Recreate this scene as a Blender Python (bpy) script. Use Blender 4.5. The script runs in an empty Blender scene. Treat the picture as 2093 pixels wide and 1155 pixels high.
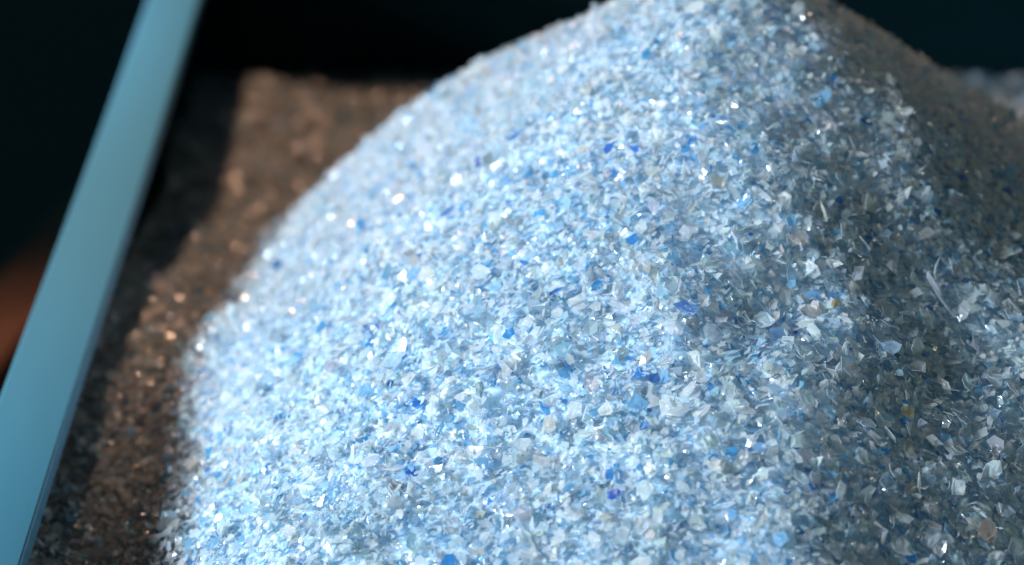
import bpy, math
import numpy as np

RNG = np.random.default_rng(11)
scene = bpy.context.scene
COL = scene.collection
R = math.radians

# ------------------------------------------------------------------ camera
PW, PH = 2093.0, 1155.0                 # pixel grid used for placing
LENS = 100.0
FPX = LENS / 36.0 * PW
CAM = np.array([0.0, 0.0, 0.82])
PITCH = R(24.0)
FOCUS = 1.555
cd = bpy.data.cameras.new('camera')
cam = bpy.data.objects.new('camera', cd)
COL.objects.link(cam)
cam.location = CAM
cam.rotation_euler = (R(90) - PITCH, 0, 0)
cd.lens = LENS
cd.sensor_width = 36.0
cd.clip_start = 0.05
cd.clip_end = 200
cd.dof.use_dof = True
cd.dof.focus_distance = FOCUS
cd.dof.aperture_fstop = 4.0
scene.camera = cam

# ------------------------------------------------------------------ world
w = bpy.data.worlds.new('World')
scene.world = w
w.use_nodes = True
bg = w.node_tree.nodes['Background']
bg.inputs['Color'].default_value = (0.22, 0.70, 0.90, 1)
bg.inputs['Strength'].default_value = 0.045

# ------------------------------------------------------------------ lamps
def spot(name, target, azim, elev, dist, watts, colour, radius, cone, blend):
    """azim measured counter-clockwise from +X, where the lamp stands as seen from the target."""
    ld = bpy.data.lights.new(name, 'SPOT')
    ld.energy = watts
    ld.color = colour
    ld.shadow_soft_size = radius
    ld.spot_size = R(cone)
    ld.spot_blend = blend
    o = bpy.data.objects.new(name, ld)
    COL.objects.link(o)
    d = np.array([math.cos(R(elev)) * math.cos(R(azim)), math.cos(R(elev)) * math.sin(R(azim)), math.sin(R(elev))])
    p = np.array(target) + d * dist
    o.location = p
    from mathutils import Vector
    o.rotation_euler = Vector(-d).to_track_quat('-Z', 'Y').to_euler()
    return o
spot('cool_hall_lamp', (0.0, 1.47, 0.10), 194, 23, 4.0, 1620, (0.82, 0.92, 1.0), 0.62, 22, 0.3)
spot('added_rim_light', (-0.29, 2.30, 0.05), 185, 12, 4.0, 2100, (0.66, 0.85, 1.0), 0.2, 11.5, 1.0)  # added light, keeps the far end of the rim bright
spot('warm_hall_lamp', (-0.15, 2.20, 0.0), 140, 76, 4.0, 560, (1.0, 0.57, 0.36), 0.07, 23, 0.9)
spot('added_side_fill', (0.32, 1.45, 0.10), -35, 38, 4.0, 64, (1.0, 0.93, 0.70), 0.10, 15, 0.6)  # added fill, lifts the shaded right slope and gives warm glints

scene.view_settings.view_transform = 'Standard'
scene.view_settings.look = 'None'
scene.view_settings.exposure = 0.0
scene.view_settings.gamma = 1.0
scene.render.engine = 'CYCLES'
scene.cycles.use_denoising = True
scene.cycles.max_bounces = 22
scene.cycles.diffuse_bounces = 12
scene.cycles.glossy_bounces = 3
scene.cycles.transmission_bounces = 6
scene.cycles.transparent_max_bounces = 28
scene.cycles.sample_clamp_indirect = 6.0

# ------------------------------------------------------------------ helpers
def tag(o, label=None, cat=None, group=None, kind=None):
    if label: o['label'] = label
    if cat: o['category'] = cat
    if group: o['group'] = group
    if kind: o['kind'] = kind
    return o

def mesh_obj(name, verts, faces, mat, parent=None, smooth=False):
    me = bpy.data.meshes.new(name)
    me.from_pydata([tuple(v) for v in verts], [], [tuple(f) for f in faces])
    me.materials.append(mat)
    me.update()
    if smooth:
        me.polygons.foreach_set('use_smooth', [True] * len(me.polygons))
    o = bpy.data.objects.new(name, me)
    COL.objects.link(o)
    if parent is not None:
        o.parent = parent
    return o

def empty(name, loc=(0, 0, 0)):
    o = bpy.data.objects.new(name, None)
    o.location = loc
    COL.objects.link(o)
    return o

def bevel(o, width, seg=3):
    m = o.modifiers.new('bevel', 'BEVEL')
    m.width = width
    m.segments = seg
    m.limit_method = 'ANGLE'
    return o

def box(name, x0, x1, y0, y1, z0, z1, mat, parent=None):
    v = [(x0, y0, z0), (x1, y0, z0), (x1, y1, z0), (x0, y1, z0), (x0, y0, z1), (x1, y0, z1), (x1, y1, z1), (x0, y1, z1)]
    f = [(0, 3, 2, 1), (4, 5, 6, 7), (0, 1, 5, 4), (1, 2, 6, 5), (2, 3, 7, 6), (3, 0, 4, 7)]
    return mesh_obj(name, v, f, mat, parent)

CP, SP = math.cos(PITCH), math.sin(PITCH)
def ray(u, v):
    """direction through photo pixel (u, v), world space, unnormalised (depth 1 along the axis)"""
    a, b = (u - PW / 2) / FPX, (PH / 2 - v) / FPX
    return np.array([a, CP + b * SP, -SP + b * CP])
def on_plane(u, v, z):
    d = ray(u, v)
    return CAM + d * ((z - CAM[2]) / d[2])
def project(P):
    q = P - CAM
    dep = q[:, 1] * CP - q[:, 2] * SP
    up = q[:, 1] * SP + q[:, 2] * CP
    return PW / 2 + FPX * q[:, 0] / dep, PH / 2 - FPX * up / dep, dep

def vnoise(x, y, seed):
    """smooth value noise, about -1..1"""
    xi, yi = np.floor(x).astype(np.int64), np.floor(y).astype(np.int64)
    fx, fy = x - xi, y - yi
    fx, fy = fx * fx * (3 - 2 * fx), fy * fy * (3 - 2 * fy)
    def h(i, j):
        n = (i * 374761393 + j * 668265263 + seed * 974711) & 0x7fffffff
        n = ((n ^ (n >> 13)) * 1274126177) & 0x7fffffff
        return ((n ^ (n >> 16)) & 0xffff) / 32767.5 - 1
    return (h(xi, yi) * (1 - fx) + h(xi + 1, yi) * fx) * (1 - fy) + (h(xi, yi + 1) * (1 - fx) + h(xi + 1, yi + 1) * fx) * fy

# ------------------------------------------------------------------ materials
def new_mat(name):
    m = bpy.data.materials.new(name)
    m.use_nodes = True
    nt = m.node_tree
    for n in list(nt.nodes):
        nt.nodes.remove(n)
    out = nt.nodes.new('ShaderNodeOutputMaterial')
    return m, nt, out

def N(nt, kind, **kw):
    n = nt.nodes.new(kind)
    for k, v in kw.items():
        if k in n.inputs.keys():
            n.inputs[k].default_value = v
        else:
            setattr(n, k, v)
    return n

def flake_mat(name, rim, source):
    m, nt, out = new_mat(name)
    L = nt.links.new
    if source == 'object':
        c = N(nt, 'ShaderNodeObjectInfo').outputs['Color']
    else:
        c = N(nt, 'ShaderNodeAttribute', attribute_name='tint').outputs['Color']
    tc = N(nt, 'ShaderNodeTexCoord')
    nz = N(nt, 'ShaderNodeTexNoise', Scale=260.0, Detail=2.0)
    L(tc.outputs['Object'], nz.inputs['Vector'])
    bump = N(nt, 'ShaderNodeBump', Strength=0.35, Distance=0.0012)
    L(nz.outputs['Fac'], bump.inputs['Height'])
    if rim:
        mx = N(nt, 'ShaderNodeMix', data_type='RGBA')
        mx.inputs[0].default_value = 0.55
        L(c, mx.inputs[6])
        mx.inputs[7].default_value = (0.90, 0.93, 0.95, 1)
        c = mx.outputs[2]
    dif = N(nt, 'ShaderNodeBsdfDiffuse')
    tra = N(nt, 'ShaderNodeBsdfTranslucent')
    L(c, dif.inputs['Color']); L(c, tra.inputs['Color'])
    L(bump.outputs['Normal'], dif.inputs['Normal']); L(bump.outputs['Normal'], tra.inputs['Normal'])
    b1 = N(nt, 'ShaderNodeMixShader'); b1.inputs[0].default_value = 0.50
    L(dif.outputs[0], b1.inputs[1]); L(tra.outputs[0], b1.inputs[2])
    tr = N(nt, 'ShaderNodeBsdfTransparent')
    cl = N(nt, 'ShaderNodeMix', data_type='RGBA')
    cl.inputs[0].default_value = 0.45
    L(c, cl.inputs[6]); cl.inputs[7].default_value = (1, 1, 1, 1)
    L(cl.outputs[2], tr.inputs['Color'])
    b2 = N(nt, 'ShaderNodeMixShader'); b2.inputs[0].default_value = 0.12 if rim else 0.55
    L(b1.outputs[0], b2.inputs[1]); L(tr.outputs[0], b2.inputs[2])
    gl = N(nt, 'ShaderNodeBsdfGlossy', Roughness=0.14)
    L(bump.outputs['Normal'], gl.inputs['Normal'])
    fr = N(nt, 'ShaderNodeFresnel', IOR=1.57)
    L(bump.outputs['Normal'], fr.inputs['Normal'])
    b3 = N(nt, 'ShaderNodeMixShader')
    geo = N(nt, 'ShaderNodeNewGeometry')          # gloss only on the outside of a chip
    front = N(nt, 'ShaderNodeMath', operation='SUBTRACT')
    front.inputs[0].default_value = 1.0
    L(geo.outputs['Backfacing'], front.inputs[1])
    gf = N(nt, 'ShaderNodeMath', operation='MULTIPLY')
    L(fr.outputs[0], gf.inputs[0]); L(front.outputs[0], gf.inputs[1])
    L(gf.outputs[0], b3.inputs[0]); L(b2.outputs[0], b3.inputs[1]); L(gl.outputs[0], b3.inputs[2])
    L(b3.outputs[0], out.inputs['Surface'])
    return m

def paint_mat(name, colour, rough, mottle=0.12, scale=9.0, stretch=(1, 0.12, 1), metallic=0.0, spec=0.5):
    m, nt, out = new_mat(name)
    L = nt.links.new
    tc = N(nt, 'ShaderNodeTexCoord')
    mp = N(nt, 'ShaderNodeMapping')
    mp.inputs['Scale'].default_value = stretch
    L(tc.outputs['Object'], mp.inputs['Vector'])
    n1 = N(nt, 'ShaderNodeTexNoise', Scale=scale, Detail=6.0, Roughness=0.65)
    L(mp.outputs[0], n1.inputs['Vector'])
    n2 = N(nt, 'ShaderNodeTexNoise', Scale=420.0, Detail=2.0)
    L(tc.outputs['Object'], n2.inputs['Vector'])
    r = N(nt, 'ShaderNodeMapRange')
    r.inputs[1].default_value = 0.3; r.inputs[2].default_value = 0.7
    r.inputs[3].default_value = 1 - mottle; r.inputs[4].default_value = 1 + mottle
    L(n1.outputs['Fac'], r.inputs[0])
    mul = N(nt, 'ShaderNodeVectorMath', operation='SCALE')
    mul.inputs[0].default_value = colour
    L(r.outputs[0], mul.inputs['Scale'])
    bump = N(nt, 'ShaderNodeBump', Strength=0.12, Distance=0.0006)
    L(n2.outputs['Fac'], bump.inputs['Height'])
    p = N(nt, 'ShaderNodeBsdfPrincipled', Roughness=rough, Metallic=metallic)
    p.inputs['Specular IOR Level'].default_value = spec
    L(mul.outputs[0], p.inputs['Base Color'])
    L(bump.outputs['Normal'], p.inputs['Normal'])
    L(p.outputs[0], out.inputs['Surface'])
    return m

M_FACE = flake_mat('flake_plastic', False, 'attribute')
M_RIM = flake_mat('flake_cut_edge', True, 'attribute')
M_FACE_ONE = flake_mat('single_flake_plastic', False, 'object')
M_RIM_ONE = flake_mat('single_flake_cut_edge', True, 'object')
M_CORE = paint_mat('packed_flakes', (0.50, 0.66, 0.80), 0.6, 0.3, 120.0, (1, 1, 1))
M_CORE_SHADED = paint_mat('shade_tinted_packed_flakes', (0.32, 0.32, 0.33), 0.6, 0.3, 120.0, (1, 1, 1))  # darker grey copy of the core, shade put into its colour
M_RIM_LAYER = flake_mat('layer_flake_cut_edge', False, 'attribute')  # edge left unwhitened for the shade-tinted layer
M_RIMPAINT = paint_mat('pale_blue_paint', (0.062, 0.208, 0.292), 0.42, 0.08)
M_WALL = paint_mat('dark_teal_paint', (0.0015, 0.014, 0.018), 0.9, 0.18, 6.0, (1, 1, 1), spec=0.04)
M_FLOOR = paint_mat('dark_concrete', (0.045, 0.075, 0.075), 0.7, 0.3, 3.0, (1, 1, 1))
M_RUST = paint_mat('rusty_steel', (0.30, 0.15, 0.10), 0.8, 0.3, 14.0, (1, 1, 1))

# ------------------------------------------------------------------ heap surface
APEX = np.array([0.111, 1.700])
HGT = 0.320
SLOPE = 0.715
Z_RIM = 0.052
BACK_Y = 2.52
BX0, BX1, BY0, BY1 = -0.303, 0.85, 1.00, BACK_Y
BUMPS = [  # plan positions: x, y, radius, height
    (0.142, 1.430, 0.030, -0.010), (0.155, 1.385, 0.036, 0.011), (0.150, 1.52, 0.035, 0.007),
    (0.110, 1.50, 0.03, -0.005), (0.06, 1.40, 0.05, -0.003), (0.155, 1.315, 0.035, 0.008)]
def height(x, y):
    x = np.asarray(x, float); y = np.asarray(y, float)
    dx, dy = x - APEX[0], y - APEX[1]
    dx = np.where(dx < 0, dx * 0.83, dx)
    dy = np.where(dy < 0, dy * 0.80, dy)
    r = np.sqrt(dx * dx + dy * dy + 0.0012)
    ang = np.arctan2(dy, dx)
    ridge = (np.mod(ang - R(265) + math.pi, 2 * math.pi) - math.pi) / R(17)
    s = SLOPE * (1 - 0.10 * np.exp(-ridge * ridge) + 0.035 * np.sin(3 * ang + 0.6) + 0.02 * np.sin(7 * ang + 2))
    c = HGT - s * r
    e = (x + 0.215) * 0.85 + 0.008 * np.sin(y * 9)
    c = -0.028 * np.logaddexp(-c / 0.028, -e / 0.028)
    k = 0.018
    z = k * np.logaddexp(0, np.clip(c / k, -60, 60))
    z = z + 0.0055 * vnoise(x * 9, y * 9, 1) + 0.0040 * vnoise(x * 21, y * 21, 2) + 0.0028 * vnoise(x * 48, y * 48, 3)
    t = np.clip((y - 1.72) / 0.5, 0, 1)
    z = z - 0.085 * t * t * (3 - 2 * t) * np.clip(1 - c / 0.10, 0, 1)
    for bx, by, br, bh in BUMPS:
        z = z + bh * np.exp(-((x - bx) ** 2 + (y - by) ** 2) / (br * br))
    return z
def normals(x, y, e=0.006):
    gx = (height(x + e, y) - height(x - e, y)) / (2 * e)
    gy = (height(x, y + e) - height(x, y - e)) / (2 * e)
    n = np.stack([-gx, -gy, np.ones_like(gx)], 1)
    return n / np.linalg.norm(n, axis=1, keepdims=True)
def hit(u, v):
    """where the view ray through a photo pixel meets the heap"""
    d = ray(u, v)
    t = np.linspace(1.0, 3.4, 4800)
    P = CAM + d * t[:, None]
    below = P[:, 2] < height(P[:, 0], P[:, 1])
    return P[np.argmax(below)]
def in_heap(x, y):
    return height(x, y) > 0.024 + 0.008 * vnoise(np.asarray(x) * 60, np.asarray(y) * 60, 9)

# ------------------------------------------------------------------ flake shapes
def flake_shape(rng, n, ring=False, curl=None, aspect=None, jag=0.24):
    """thin closed chip about 1 unit across: outline, bend and thickness. Returns verts, tris, rim flag per tri."""
    a = np.sort((np.arange(n) + rng.uniform(-0.36, 0.36, n)) / n * 2 * math.pi)
    rad = 0.5 * (1 + rng.uniform(-jag, jag, n))
    asp = rng.uniform(0.5, 1.0) if aspect is None else aspect
    o = np.stack([rad * np.cos(a), rad * np.sin(a) * asp], 1)
    cv = (rng.normal(0, 0.7) if curl is None else curl)
    cx = rng.uniform(0, math.pi)
    twist = rng.normal(0, 0.25)
    pts = [np.zeros((1, 2))]
    if ring:
        pts.append(o * 0.55)
    pts.append(o)
    p = np.concatenate(pts)
    t = p[:, 0] * math.cos(cx) + p[:, 1] * math.sin(cx)
    s = -p[:, 0] * math.sin(cx) + p[:, 1] * math.cos(cx)
    if abs(cv) > 1e-3:
        X = np.sin(t * cv) / cv
        Z = (1 - np.cos(t * cv)) / cv
    else:
        X, Z = t, np.zeros_like(t)
    Z = Z + twist * t * s
    q = np.stack([X * math.cos(cx) - s * math.sin(cx), X * math.sin(cx) + s * math.cos(cx), Z], 1)
    q[1:, 2] += rng.normal(0, 0.022, len(q) - 1)
    th = 0.024
    m = len(q)
    V = np.concatenate([q + [0, 0, th / 2], q - [0, 0, th / 2]])
    F, rimf = [], []
    first = 1
    for i in range(n):
        j = (i + 1) % n
        F += [(0, first + i, first + j), (m, m + first + j, m + first + i)]
        rimf += [0, 0]
    last = first
    if ring:
        last = first + n
        for i in range(n):
            j = (i + 1) % n
            F += [(first + i, last + i, last + j), (first + i, last + j, first + j)]
            F += [(m + first + i, m + last + j, m + last + i), (m + first + i, m + first + j, m + last + j)]
            rimf += [0] * 4
    for i in range(n):
        j = (i + 1) % n
        F += [(last + i, m + last + i, m + last + j), (last + i, m + last + j, last + j)]
        rimf += [1, 1]
    return V, np.array(F), np.array(rimf)

def rot_from(nrm, spin, tilt, tdir):
    """rotation matrices: z axis = nrm tilted, spun"""
    k = len(nrm)
    ref = np.tile([0.0, 1.0, 0.0], (k, 1))
    t1 = np.cross(ref, nrm); t1 /= np.linalg.norm(t1, axis=1, keepdims=True)
    t2 = np.cross(nrm, t1)
    td = t1 * np.cos(tdir)[:, None] + t2 * np.sin(tdir)[:, None]
    z = nrm * np.cos(tilt)[:, None] + td * np.sin(tilt)[:, None]
    x = td * np.cos(tilt)[:, None] - nrm * np.sin(tilt)[:, None]
    y = np.cross(z, x)
    xs = x * np.cos(spin)[:, None] + y * np.sin(spin)[:, None]
    ys = np.cross(z, xs)
    return np.stack([xs, ys, z], 2)          # columns are axes

PALETTE = np.array([
    (0.87, 0.905, 0.925), (0.81, 0.88, 0.92), (0.73, 0.85, 0.915), (0.58, 0.78, 0.90),
    (0.36, 0.66, 0.87), (0.08, 0.38, 0.76), (0.14, 0.52, 0.80), (0.80, 0.80, 0.76), (0.60, 0.68, 0.70)])
PW_ = np.array([0.29, 0.24, 0.20, 0.13, 0.05, 0.008, 0.010, 0.040, 0.03])
PW_ = PW_ / PW_.sum()
def tints(k):
    i = RNG.choice(len(PALETTE), k, p=PW_)
    return np.clip(PALETTE[i] * RNG.normal(1, 0.06, (k, 1)) + RNG.normal(0, 0.012, (k, 3)), 0.02, 0.95), i

LIB = [flake_shape(RNG, int(RNG.integers(4, 7))) for _ in range(48)]
LIB += [flake_shape(RNG, 6, aspect=RNG.uniform(0.16, 0.3), curl=RNG.normal(0, 1.6)) for _ in range(8)]

def flake_mass(name, P, nrm, size, tilt, tint, core=None, core_mat=None):
    """all flakes of one heap in ONE mesh, with the packed surface underneath"""
    k = len(P)
    which = RNG.integers(0, len(LIB), k)
    Rm = rot_from(nrm, RNG.uniform(0, 2 * math.pi, k), tilt, RNG.uniform(0, 2 * math.pi, k))
    VV, FF, MM, CC, off = [], [], [], [], 0
    for li, (V, F, rf) in enumerate(LIB):
        idx = np.nonzero(which == li)[0]
        if not len(idx):
            continue
        sc = size[idx][:, None, None] * RNG.uniform(0.8, 1.2, (len(idx), 1, 3)) * np.array([1, 1, 1.0])
        W = np.einsum('kij,kvj->kvi', Rm[idx], V[None] * sc) + P[idx][:, None, :]
        nv = len(V)
        VV.append(W.reshape(-1, 3))
        FF.append((F[None] + (off + np.arange(len(idx)) * nv)[:, None, None]).reshape(-1, 3))
        MM.append(np.tile(rf, len(idx)))
        CC.append(np.repeat(tint[idx], nv, axis=0))
        off += nv * len(idx)
    V, F, Mi, C = np.concatenate(VV), np.concatenate(FF), np.concatenate(MM), np.concatenate(CC)
    if core is not None:
        cv, cf = core
        F = np.concatenate([F, cf + len(V)])
        Mi = np.concatenate([Mi, np.full(len(cf), 2)])
        V = np.concatenate([V, cv])
        C = np.concatenate([C, np.tile([[0.3, 0.4, 0.5]], (len(cv), 1))])
    me = bpy.data.meshes.new(name)
    me.vertices.add(len(V)); me.loops.add(len(F) * 3); me.polygons.add(len(F))
    me.vertices.foreach_set('co', V.astype(np.float32).ravel())
    me.loops.foreach_set('vertex_index', F.astype(np.int32).ravel())
    me.polygons.foreach_set('loop_start', (np.arange(len(F)) * 3).astype(np.int32))
    for m in (M_FACE, M_RIM_LAYER if core_mat else M_RIM, core_mat or M_CORE):
        me.materials.append(m)
    me.polygons.foreach_set('material_index', Mi.astype(np.int32))
    at = me.attributes.new('tint', 'FLOAT_COLOR', 'POINT')
    at.data.foreach_set('color', np.concatenate([C, np.ones((len(C), 1))], 1).astype(np.float32).ravel())
    me.update(calc_edges=True)
    me.shade_flat()
    o = bpy.data.objects.new(name, me)
    COL.objects.link(o)
    return o

def core_grid(mask_heap):
    xs = np.arange(BX0 + 0.006, BX1, 0.012); ys = np.arange(BY0 + 0.01, BY1 - 0.001, 0.012)
    X, Y = np.meshgrid(xs, ys, indexing='ij')
    Z = height(X, Y) - 0.009
    idx = np.arange(X.size).reshape(X.shape)
    q = np.stack([idx[:-1, :-1], idx[1:, :-1], idx[1:, 1:], idx[:-1, 1:]], -1).reshape(-1, 4)
    cx = X.ravel()[q].mean(1); cy = Y.ravel()[q].mean(1)
    keep = in_heap(cx, cy) == mask_heap
    q = q[keep]
    f = np.concatenate([q[:, [0, 1, 2]], q[:, [0, 2, 3]]])
    used, inv = np.unique(f, return_inverse=True)
    V = np.stack([X.ravel(), Y.ravel(), Z.ravel()], 1)[used]
    return V, inv.reshape(-1, 3)

# ------------------------------------------------------------------ scatter
def scatter(layers, mean_area):
    area = (BX1 - BX0) * (BY1 - BY0)
    n = int(area * layers / mean_area)
    x = RNG.uniform(BX0 + 0.008, BX1 - 0.012, n); y = RNG.uniform(BY0 + 0.01, BY1 - 0.014, n)
    nr = normals(x, y)
    z = height(x, y)
    P = np.stack([x, y, z], 1)
    u, v, dep = project(P)
    inside = (u > -140) & (u < PW + 140) & (v > -160) & (v < PH + 140)
    toward = np.einsum('ij,ij->i', nr, CAM - P)
    see = inside & (toward > -0.5)
    # steep ground holds more flakes per square metre of plan
    prob = np.where(see, 1.0, 0.16) / np.maximum(nr[:, 2], 0.5) * 0.82
    keep = RNG.uniform(size=n) < prob
    return P[keep], nr[keep], see[keep]

P, NR, SEE = scatter(4.0, 21e-6)
n = len(P)
size = np.clip(RNG.lognormal(math.log(0.0050), 0.42, n), 0.0022, 0.013)
size = np.where(SEE, size, size * 2.2)
size = np.where((P[:, 1] > 1.95) & ~in_heap(P[:, 0], P[:, 1]), size * 1.25, size)
print('flakes', n, int(SEE.sum()))
tilt = np.minimum(np.abs(RNG.normal(0, R(33), n)), R(78))
P = P + NR * (RNG.uniform(-0.007, 0.0025, n) + size * np.sin(tilt) * 0.12)[:, None]
tn, _ = tints(n)
hm = height(P[:, 0], P[:, 1]) > 0.024 + RNG.normal(0, 0.006, n) + 0.008 * vnoise(P[:, 0] * 60, P[:, 1] * 60, 9)
# warm shade put into the tint of the layer round the heap
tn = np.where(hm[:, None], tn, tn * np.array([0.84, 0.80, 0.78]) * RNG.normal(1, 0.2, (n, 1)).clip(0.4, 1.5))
heap = flake_mass('flake_heap', P[hm], NR[hm], size[hm], tilt[hm], tn[hm], core_grid(True))
tag(heap, 'tall heap of pale blue shredded plastic flakes, bright on its left slope', 'flake heap', kind='stuff')
layer = flake_mass('flake_layer', P[~hm], NR[~hm], size[~hm], tilt[~hm], tn[~hm], core_grid(False), M_CORE_SHADED)
tag(layer, 'warm shade-tinted layer of loose plastic flakes around the foot of the heap', 'flake layer', kind='stuff')

# ------------------------------------------------------------------ single flakes that show largest
GROUP = 'loose flakes that show largest on the heap'
ONE_LIB = []
def one_mesh(n, curl, aspect, jag=0.24):
    V, F, rf = flake_shape(RNG, n, ring=True, curl=curl, aspect=aspect, jag=jag)
    me = bpy.data.meshes.new('plastic_flake')
    me.from_pydata(V.tolist(), [], F.tolist())
    me.materials.append(M_FACE_ONE); me.materials.append(M_RIM_ONE)
    me.polygons.foreach_set('material_index', rf.astype(np.int32))
    me.shade_flat()
    return me
def place_flake(me, p, nr, tilt, tdir, spin, size, tint, label, stretch=1.0):
    from mathutils import Matrix
    Rm = rot_from(np.array([nr]), np.array([spin]), np.array([tilt]), np.array([tdir]))[0]
    o = bpy.data.objects.new('plastic_flake', me)
    COL.objects.link(o)
    o.matrix_world = Matrix.Translation(p.tolist()) @ Matrix(Rm.tolist()).to_4x4() @ Matrix.Diagonal((size * stretch, size, size, 1))
    o.color = (*tint, 1)
    return tag(o, label, 'plastic flake', GROUP)

HERO = [  # photo pixel, size in m, tint, curl, aspect, tilt, label
    (1258, 1018, 0.0074, (.05, .20, .70), .3, .8, 10, 'small deep blue flake low on the bright slope, bluest of its surroundings'),
    (1648, 1040, 0.0117, (.80, .85, .88), 3.2, .35, 55, 'white U-shaped curled sliver standing on the lower edge of the dark slope'),
    (1735, 712, 0.0121, (.82, .86, .90), 1.6, .30, 25, 'white rolled oval flake lying alone on the dark slope'),
    (1656, 648, 0.0133, (.66, .62, .58), 1.5, .75, 15, 'domed brownish clear flake with warm glints at the top of the dark slope'),
    (1562, 405, 0.0101, (.86, .90, .95), .6, .50, 60, 'white pointed flake standing up on the shoulder between bright and dark slope'),
    (1380, 845, 0.0164, (.84, .88, .90), .7, .75, 12, 'broadest clear white flake, where the bright slope starts to dim'),
    (1362, 748, 0.0117, (.72, .78, .80), .5, .42, 35, 'clear leaf-shaped flake with a bright cut edge above the broadest white flake'),
    (1337, 782, 0.0094, (.12, .36, .75), .4, .70, 40, 'blue flake tucked just below the clear leaf-shaped flake'),
    (1320, 880, 0.0078, (.10, .42, .80), .3, .60, 20, 'small azure flake just below the broadest white flake'),
    (1242, 845, 0.0098, (.92, .93, .92), .6, .85, 15, 'bright white blunt flake to the left of the broadest clear white flake'),
    (2014, 1092, 0.0125, (.70, .62, .56), .5, .90, 15, 'squarish clear flake with an orange glint tinted in, lower right corner'),  # orange glint put into the tint of a clear flake
    (1046, 690, 0.0086, (.08, .50, .85), .3, .70, 30, 'small azure flake in the middle of the bright slope'),
    (1300, 316, 0.0094, (.08, .36, .85), .4, .70, 25, 'vivid blue flake high on the bright slope, right one of a close pair'),
    (1250, 315, 0.0094, (.06, .28, .75), .4, .60, 25, 'vivid blue flake high on the bright slope, left one of a close pair'),
    (986, 341, 0.0101, (.06, .22, .62), .3, .70, 25, 'dark blue blurred flake on the upper left flank of the heap'),
    (743, 463, 0.0101, (.06, .55, .85), .3, .80, 25, 'cyan blurred flake near the left outline of the heap'),
    (1402, 640, 0.0148, (.16, .40, .78), .5, .50, 20, 'broad blue flake lying where the bright slope meets the dark hollow'),
    (1915, 612, 0.0300, (.75, .82, .90), 1.2, .07, 20, 'long thin pale sliver lying slantwise on the blurred dark slope'),
    (1706, 630, 0.0086, (.90, .72, .45), .8, .60, 50, 'flake tinted as a golden glint to the right of the domed brownish flake'),  # golden glint imitated by the flake tint
    (1848, 850, 0.0094, (.85, .78, .55), .9, .70, 35, 'flake tinted as a yellowish glint in the middle of the dark slope'),  # tint stands in for a warm glint
    (1455, 690, 0.0140, (.70, .80, .88), .5, .80, 20, 'large frosted clear flake on the rim of the dark hollow'),
    (1590, 700, 0.0164, (.32, .52, .74), .4, .75, 25, 'large slate blue flake on the ledge between bright and dark slope'),
]
for (u, v, sz, tint, curl, asp, tl, lab) in HERO:
    p = hit(u, v)
    nr = normals(p[0:1], p[1:2])[0]
    p = p + nr * 0.0042
    place_flake(one_mesh(6 if asp > 0.3 else 7, curl, asp), p, nr, R(tl), RNG.uniform(-2.4, -0.7), RNG.uniform(0, 6.28), sz, tint, lab)

ONE_LIB = []
for k in range(36):
    cu, asp = RNG.normal(0, 0.9), RNG.uniform(0.28, 1.0)
    ONE_LIB.append((one_mesh(int(RNG.integers(5, 7)), cu, asp), cu, asp))
COLOUR_WORD = ['clear icy', 'pale ice-blue', 'light blue', 'sky-blue', 'strong blue', 'deep blue', 'azure', 'milky off-white', 'grey-tinted clear']
def zone(u, v):
    edge = 1640 + 60 * math.sin(v / 140.0)
    row = 0 if v < 420 else (1 if v < 800 else 2)
    for lim, names in (
            (edge + 260, ('high on the dark right flank', 'midway on the dark right flank', 'low on the dark right flank')),
            (edge + 60, ('on the dark side below the peak', 'on the dark slope beside the ridge', 'at the bottom of the dark slope')),
            (edge - 130, ('on the shoulder below the peak', 'on the ridge between bright and dark', 'low on the bright and dark ridge')),
            (1150, ('on the bright slope under the peak', 'on the bright slope beside the ridge', 'near the bright slope\'s bottom')),
            (750, ('on the heap\'s upper left outline', 'in the bright slope\'s middle', 'low left on the bright slope')),
            (-1e9, ('on the heap\'s blurred left outline', 'on the heap\'s blurred left flank', 'at the heap\'s foot towards the rim'))):
        if u > lim:
            return names[row]
def word(cu, asp, sz):
    a = 'curled' if abs(cu) > 1.1 else ('bent' if abs(cu) > 0.6 else 'flat')
    b = 'strip-like' if asp < 0.45 else ('broad' if sz > 0.0098 else 'compact')
    return b + ' ' + a
mu = (1 / FOCUS)
need = 300 - len(HERO)
up, vp, dp = project(P)
cand = SEE & (up > 20) & (up < PW - 20) & (vp > 20) & (vp < PH - 20) & in_heap(P[:, 0], P[:, 1]) & (np.einsum('ij,ij->i', NR, CAM - P) > 0.3)
score = size / dp - 0.004 * np.abs(1 / dp - mu) * 0.6
order = np.nonzero(cand)[0]
order = order[np.argsort(-score[order])][: need * 6]
taken = [hit(h[0], h[1]) for h in HERO]
made = 0
alike = {}
single = np.zeros(n, bool)
for i in order:
    if made >= need:
        break
    q = P[i]
    if any(np.sum((q - t) ** 2) < 0.0125 ** 2 for t in taken):
        continue
    taken.append(q)
    me, cu, asp = ONE_LIB[RNG.integers(len(ONE_LIB))]
    ti, ci = tints(1)
    tl = min(tilt[i], R(70))
    sz = min(max(size[i], 0.0078), 0.0120)
    pos = np.array([q[0], q[1], float(height(q[0], q[1]))]) + NR[i] * (0.0028 + sz * math.sin(tl) * 0.22)
    lie = 'lying' if tl < R(25) else ('leaning' if tl < R(52) else 'upright')
    lab = f'{COLOUR_WORD[ci[0]]} {word(cu, asp, sz)} flake {lie} {zone(up[i], vp[i])}'
    fo = place_flake(me, pos, NR[i], tl, RNG.uniform(0, 6.28), RNG.uniform(0, 6.28), sz, ti[0], lab)
    alike.setdefault(lab, []).append((vp[i], up[i], fo))
    single[i] = True
    made += 1

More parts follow.
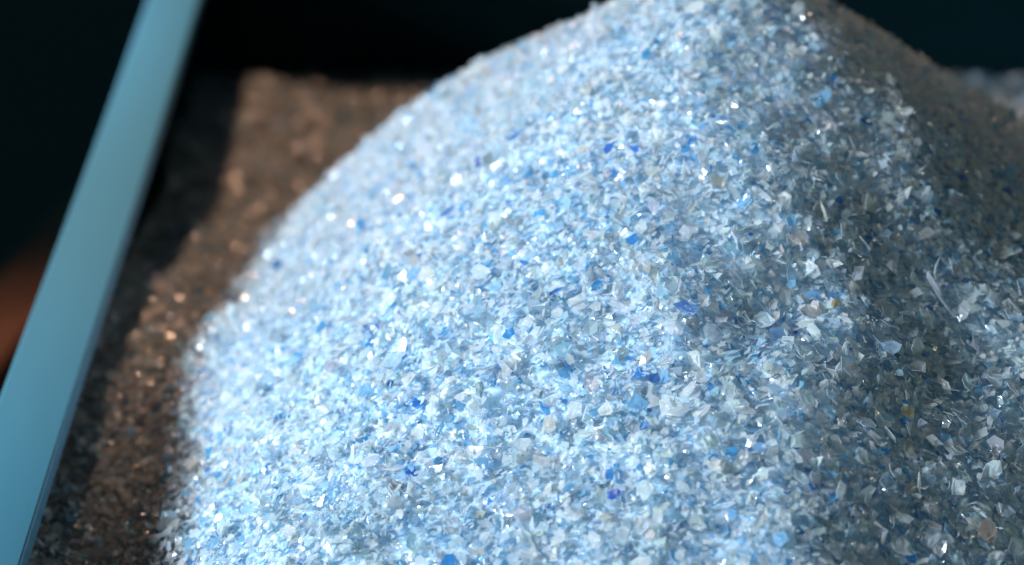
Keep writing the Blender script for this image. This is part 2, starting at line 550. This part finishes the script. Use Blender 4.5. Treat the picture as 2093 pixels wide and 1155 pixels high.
for lab, fs in alike.items():
    fs.sort(key=lambda f: f[0])
    words = {1: [''], 2: [', upper of two', ', lower of two'], 3: [', topmost of three', ', middle of three', ', lowest of three']}.get(len(fs))
    if words is None:
        num = ['topmost', 'second from top', 'third from top', 'fourth from top', 'fifth from top', 'sixth from top', 'seventh from top', 'eighth from top', 'ninth from top']
        words = [', ' + (num[k] if k < len(fs) - 1 else 'lowest') for k in range(len(fs))]
    for wd, (_, _, fo) in zip(words, fs):
        fo['label'] = lab + wd

# ------------------------------------------------------------------ the bin
binn = empty('flake_bin', (0.275, 1.66, 0.0))
tag(binn, 'painted steel bin with a pale blue flat rim, holding the heap of flakes', 'bin')
def in_bin(o):
    o.parent = binn
    o.matrix_parent_inverse = binn.matrix_world.inverted() if False else o.matrix_parent_inverse
    o.location = (-0.275, -1.66, 0.0)
    return o
# rim: flat bar whose inner lip overhangs the wall; section swept along Y with rolled edges
ex_l = on_plane(300, 0, Z_RIM)[0]; ex_r = on_plane(408, 0, Z_RIM)[0]
sec = []
xl, xr, zt, th = ex_l, ex_r, Z_RIM, 0.012
for a in np.linspace(180, 90, 5):
    sec.append((xl + 0.0025 + 0.0025 * math.cos(R(a)), zt - 0.0025 + 0.0025 * math.sin(R(a))))
for a in np.linspace(90, 0, 7):
    sec.append((xr - 0.002 + 0.002 * math.cos(R(a)), zt - 0.002 + 0.002 * math.sin(R(a))))
sec += [(xr, zt - th), (xr - 0.003, zt - th), (xl + 0.003, zt - th), (xl, zt - th)]
ys = np.linspace(0.95, 2.95, 54)
V = [(x + 0.0005 * math.sin(yy * 7), yy, z) for yy in ys for x, z in sec]
m = len(sec)
Fq = [(i * m + j, i * m + (j + 1) % m, (i + 1) * m + (j + 1) % m, (i + 1) * m + j) for i in range(len(ys) - 1) for j in range(m)]
Fq += [tuple(range(m))[::-1], tuple(range((len(ys) - 1) * m, len(ys) * m))]
rim = in_bin(mesh_obj('rim', V, Fq, M_RIMPAINT, binn, smooth=True))
rim.modifiers.new('split', 'EDGE_SPLIT').split_angle = R(40)
in_bin(box('side_wall', xl + 0.003, xl + 0.008, 0.96, 2.94, -0.46, zt - th - 0.0005, M_WALL, binn))
in_bin(box('back_wall', xr + 0.001, BX1 + 0.02, BACK_Y, BACK_Y + 0.006, -0.46, 0.60, M_WALL, binn))
in_bin(box('side_wall', BX1, BX1 + 0.006, 0.96, BACK_Y - 0.002, -0.46, zt, M_WALL, binn))
in_bin(box('front_wall', xl + 0.009, BX1 - 0.002, 0.97, 0.976, -0.46, zt, M_WALL, binn))
in_bin(box('bottom_plate', xl + 0.009, BX1 - 0.002, 0.977, BACK_Y - 0.002, -0.46, -0.454, M_WALL, binn))

# ------------------------------------------------------------------ hall floor and the rusty beam outside
fl = mesh_obj('floor', [(-15, -6, -0.5), (15, -6, -0.5), (15, 25, -0.5), (-15, 25, -0.5)], [(0, 1, 2, 3)], M_FLOOR)
tag(fl, kind='structure')
a = on_plane(215, 395, -0.42); b = on_plane(-120, 780, -0.42)
d = (b - a) / np.linalg.norm(b - a)
beam = box('rusty_beam', -0.9, 0.9, -0.04, 0.04, -0.08, 0.0, M_RUST)
bevel(beam, 0.006)
mid = (a + b) / 2
beam.location = (mid[0], mid[1], -0.42)
beam.rotation_euler = (0, 0, math.atan2(d[1], d[0]))
tag(beam, 'blurred rusty brown beam lying on the dark floor outside the pale blue rim', 'beam')
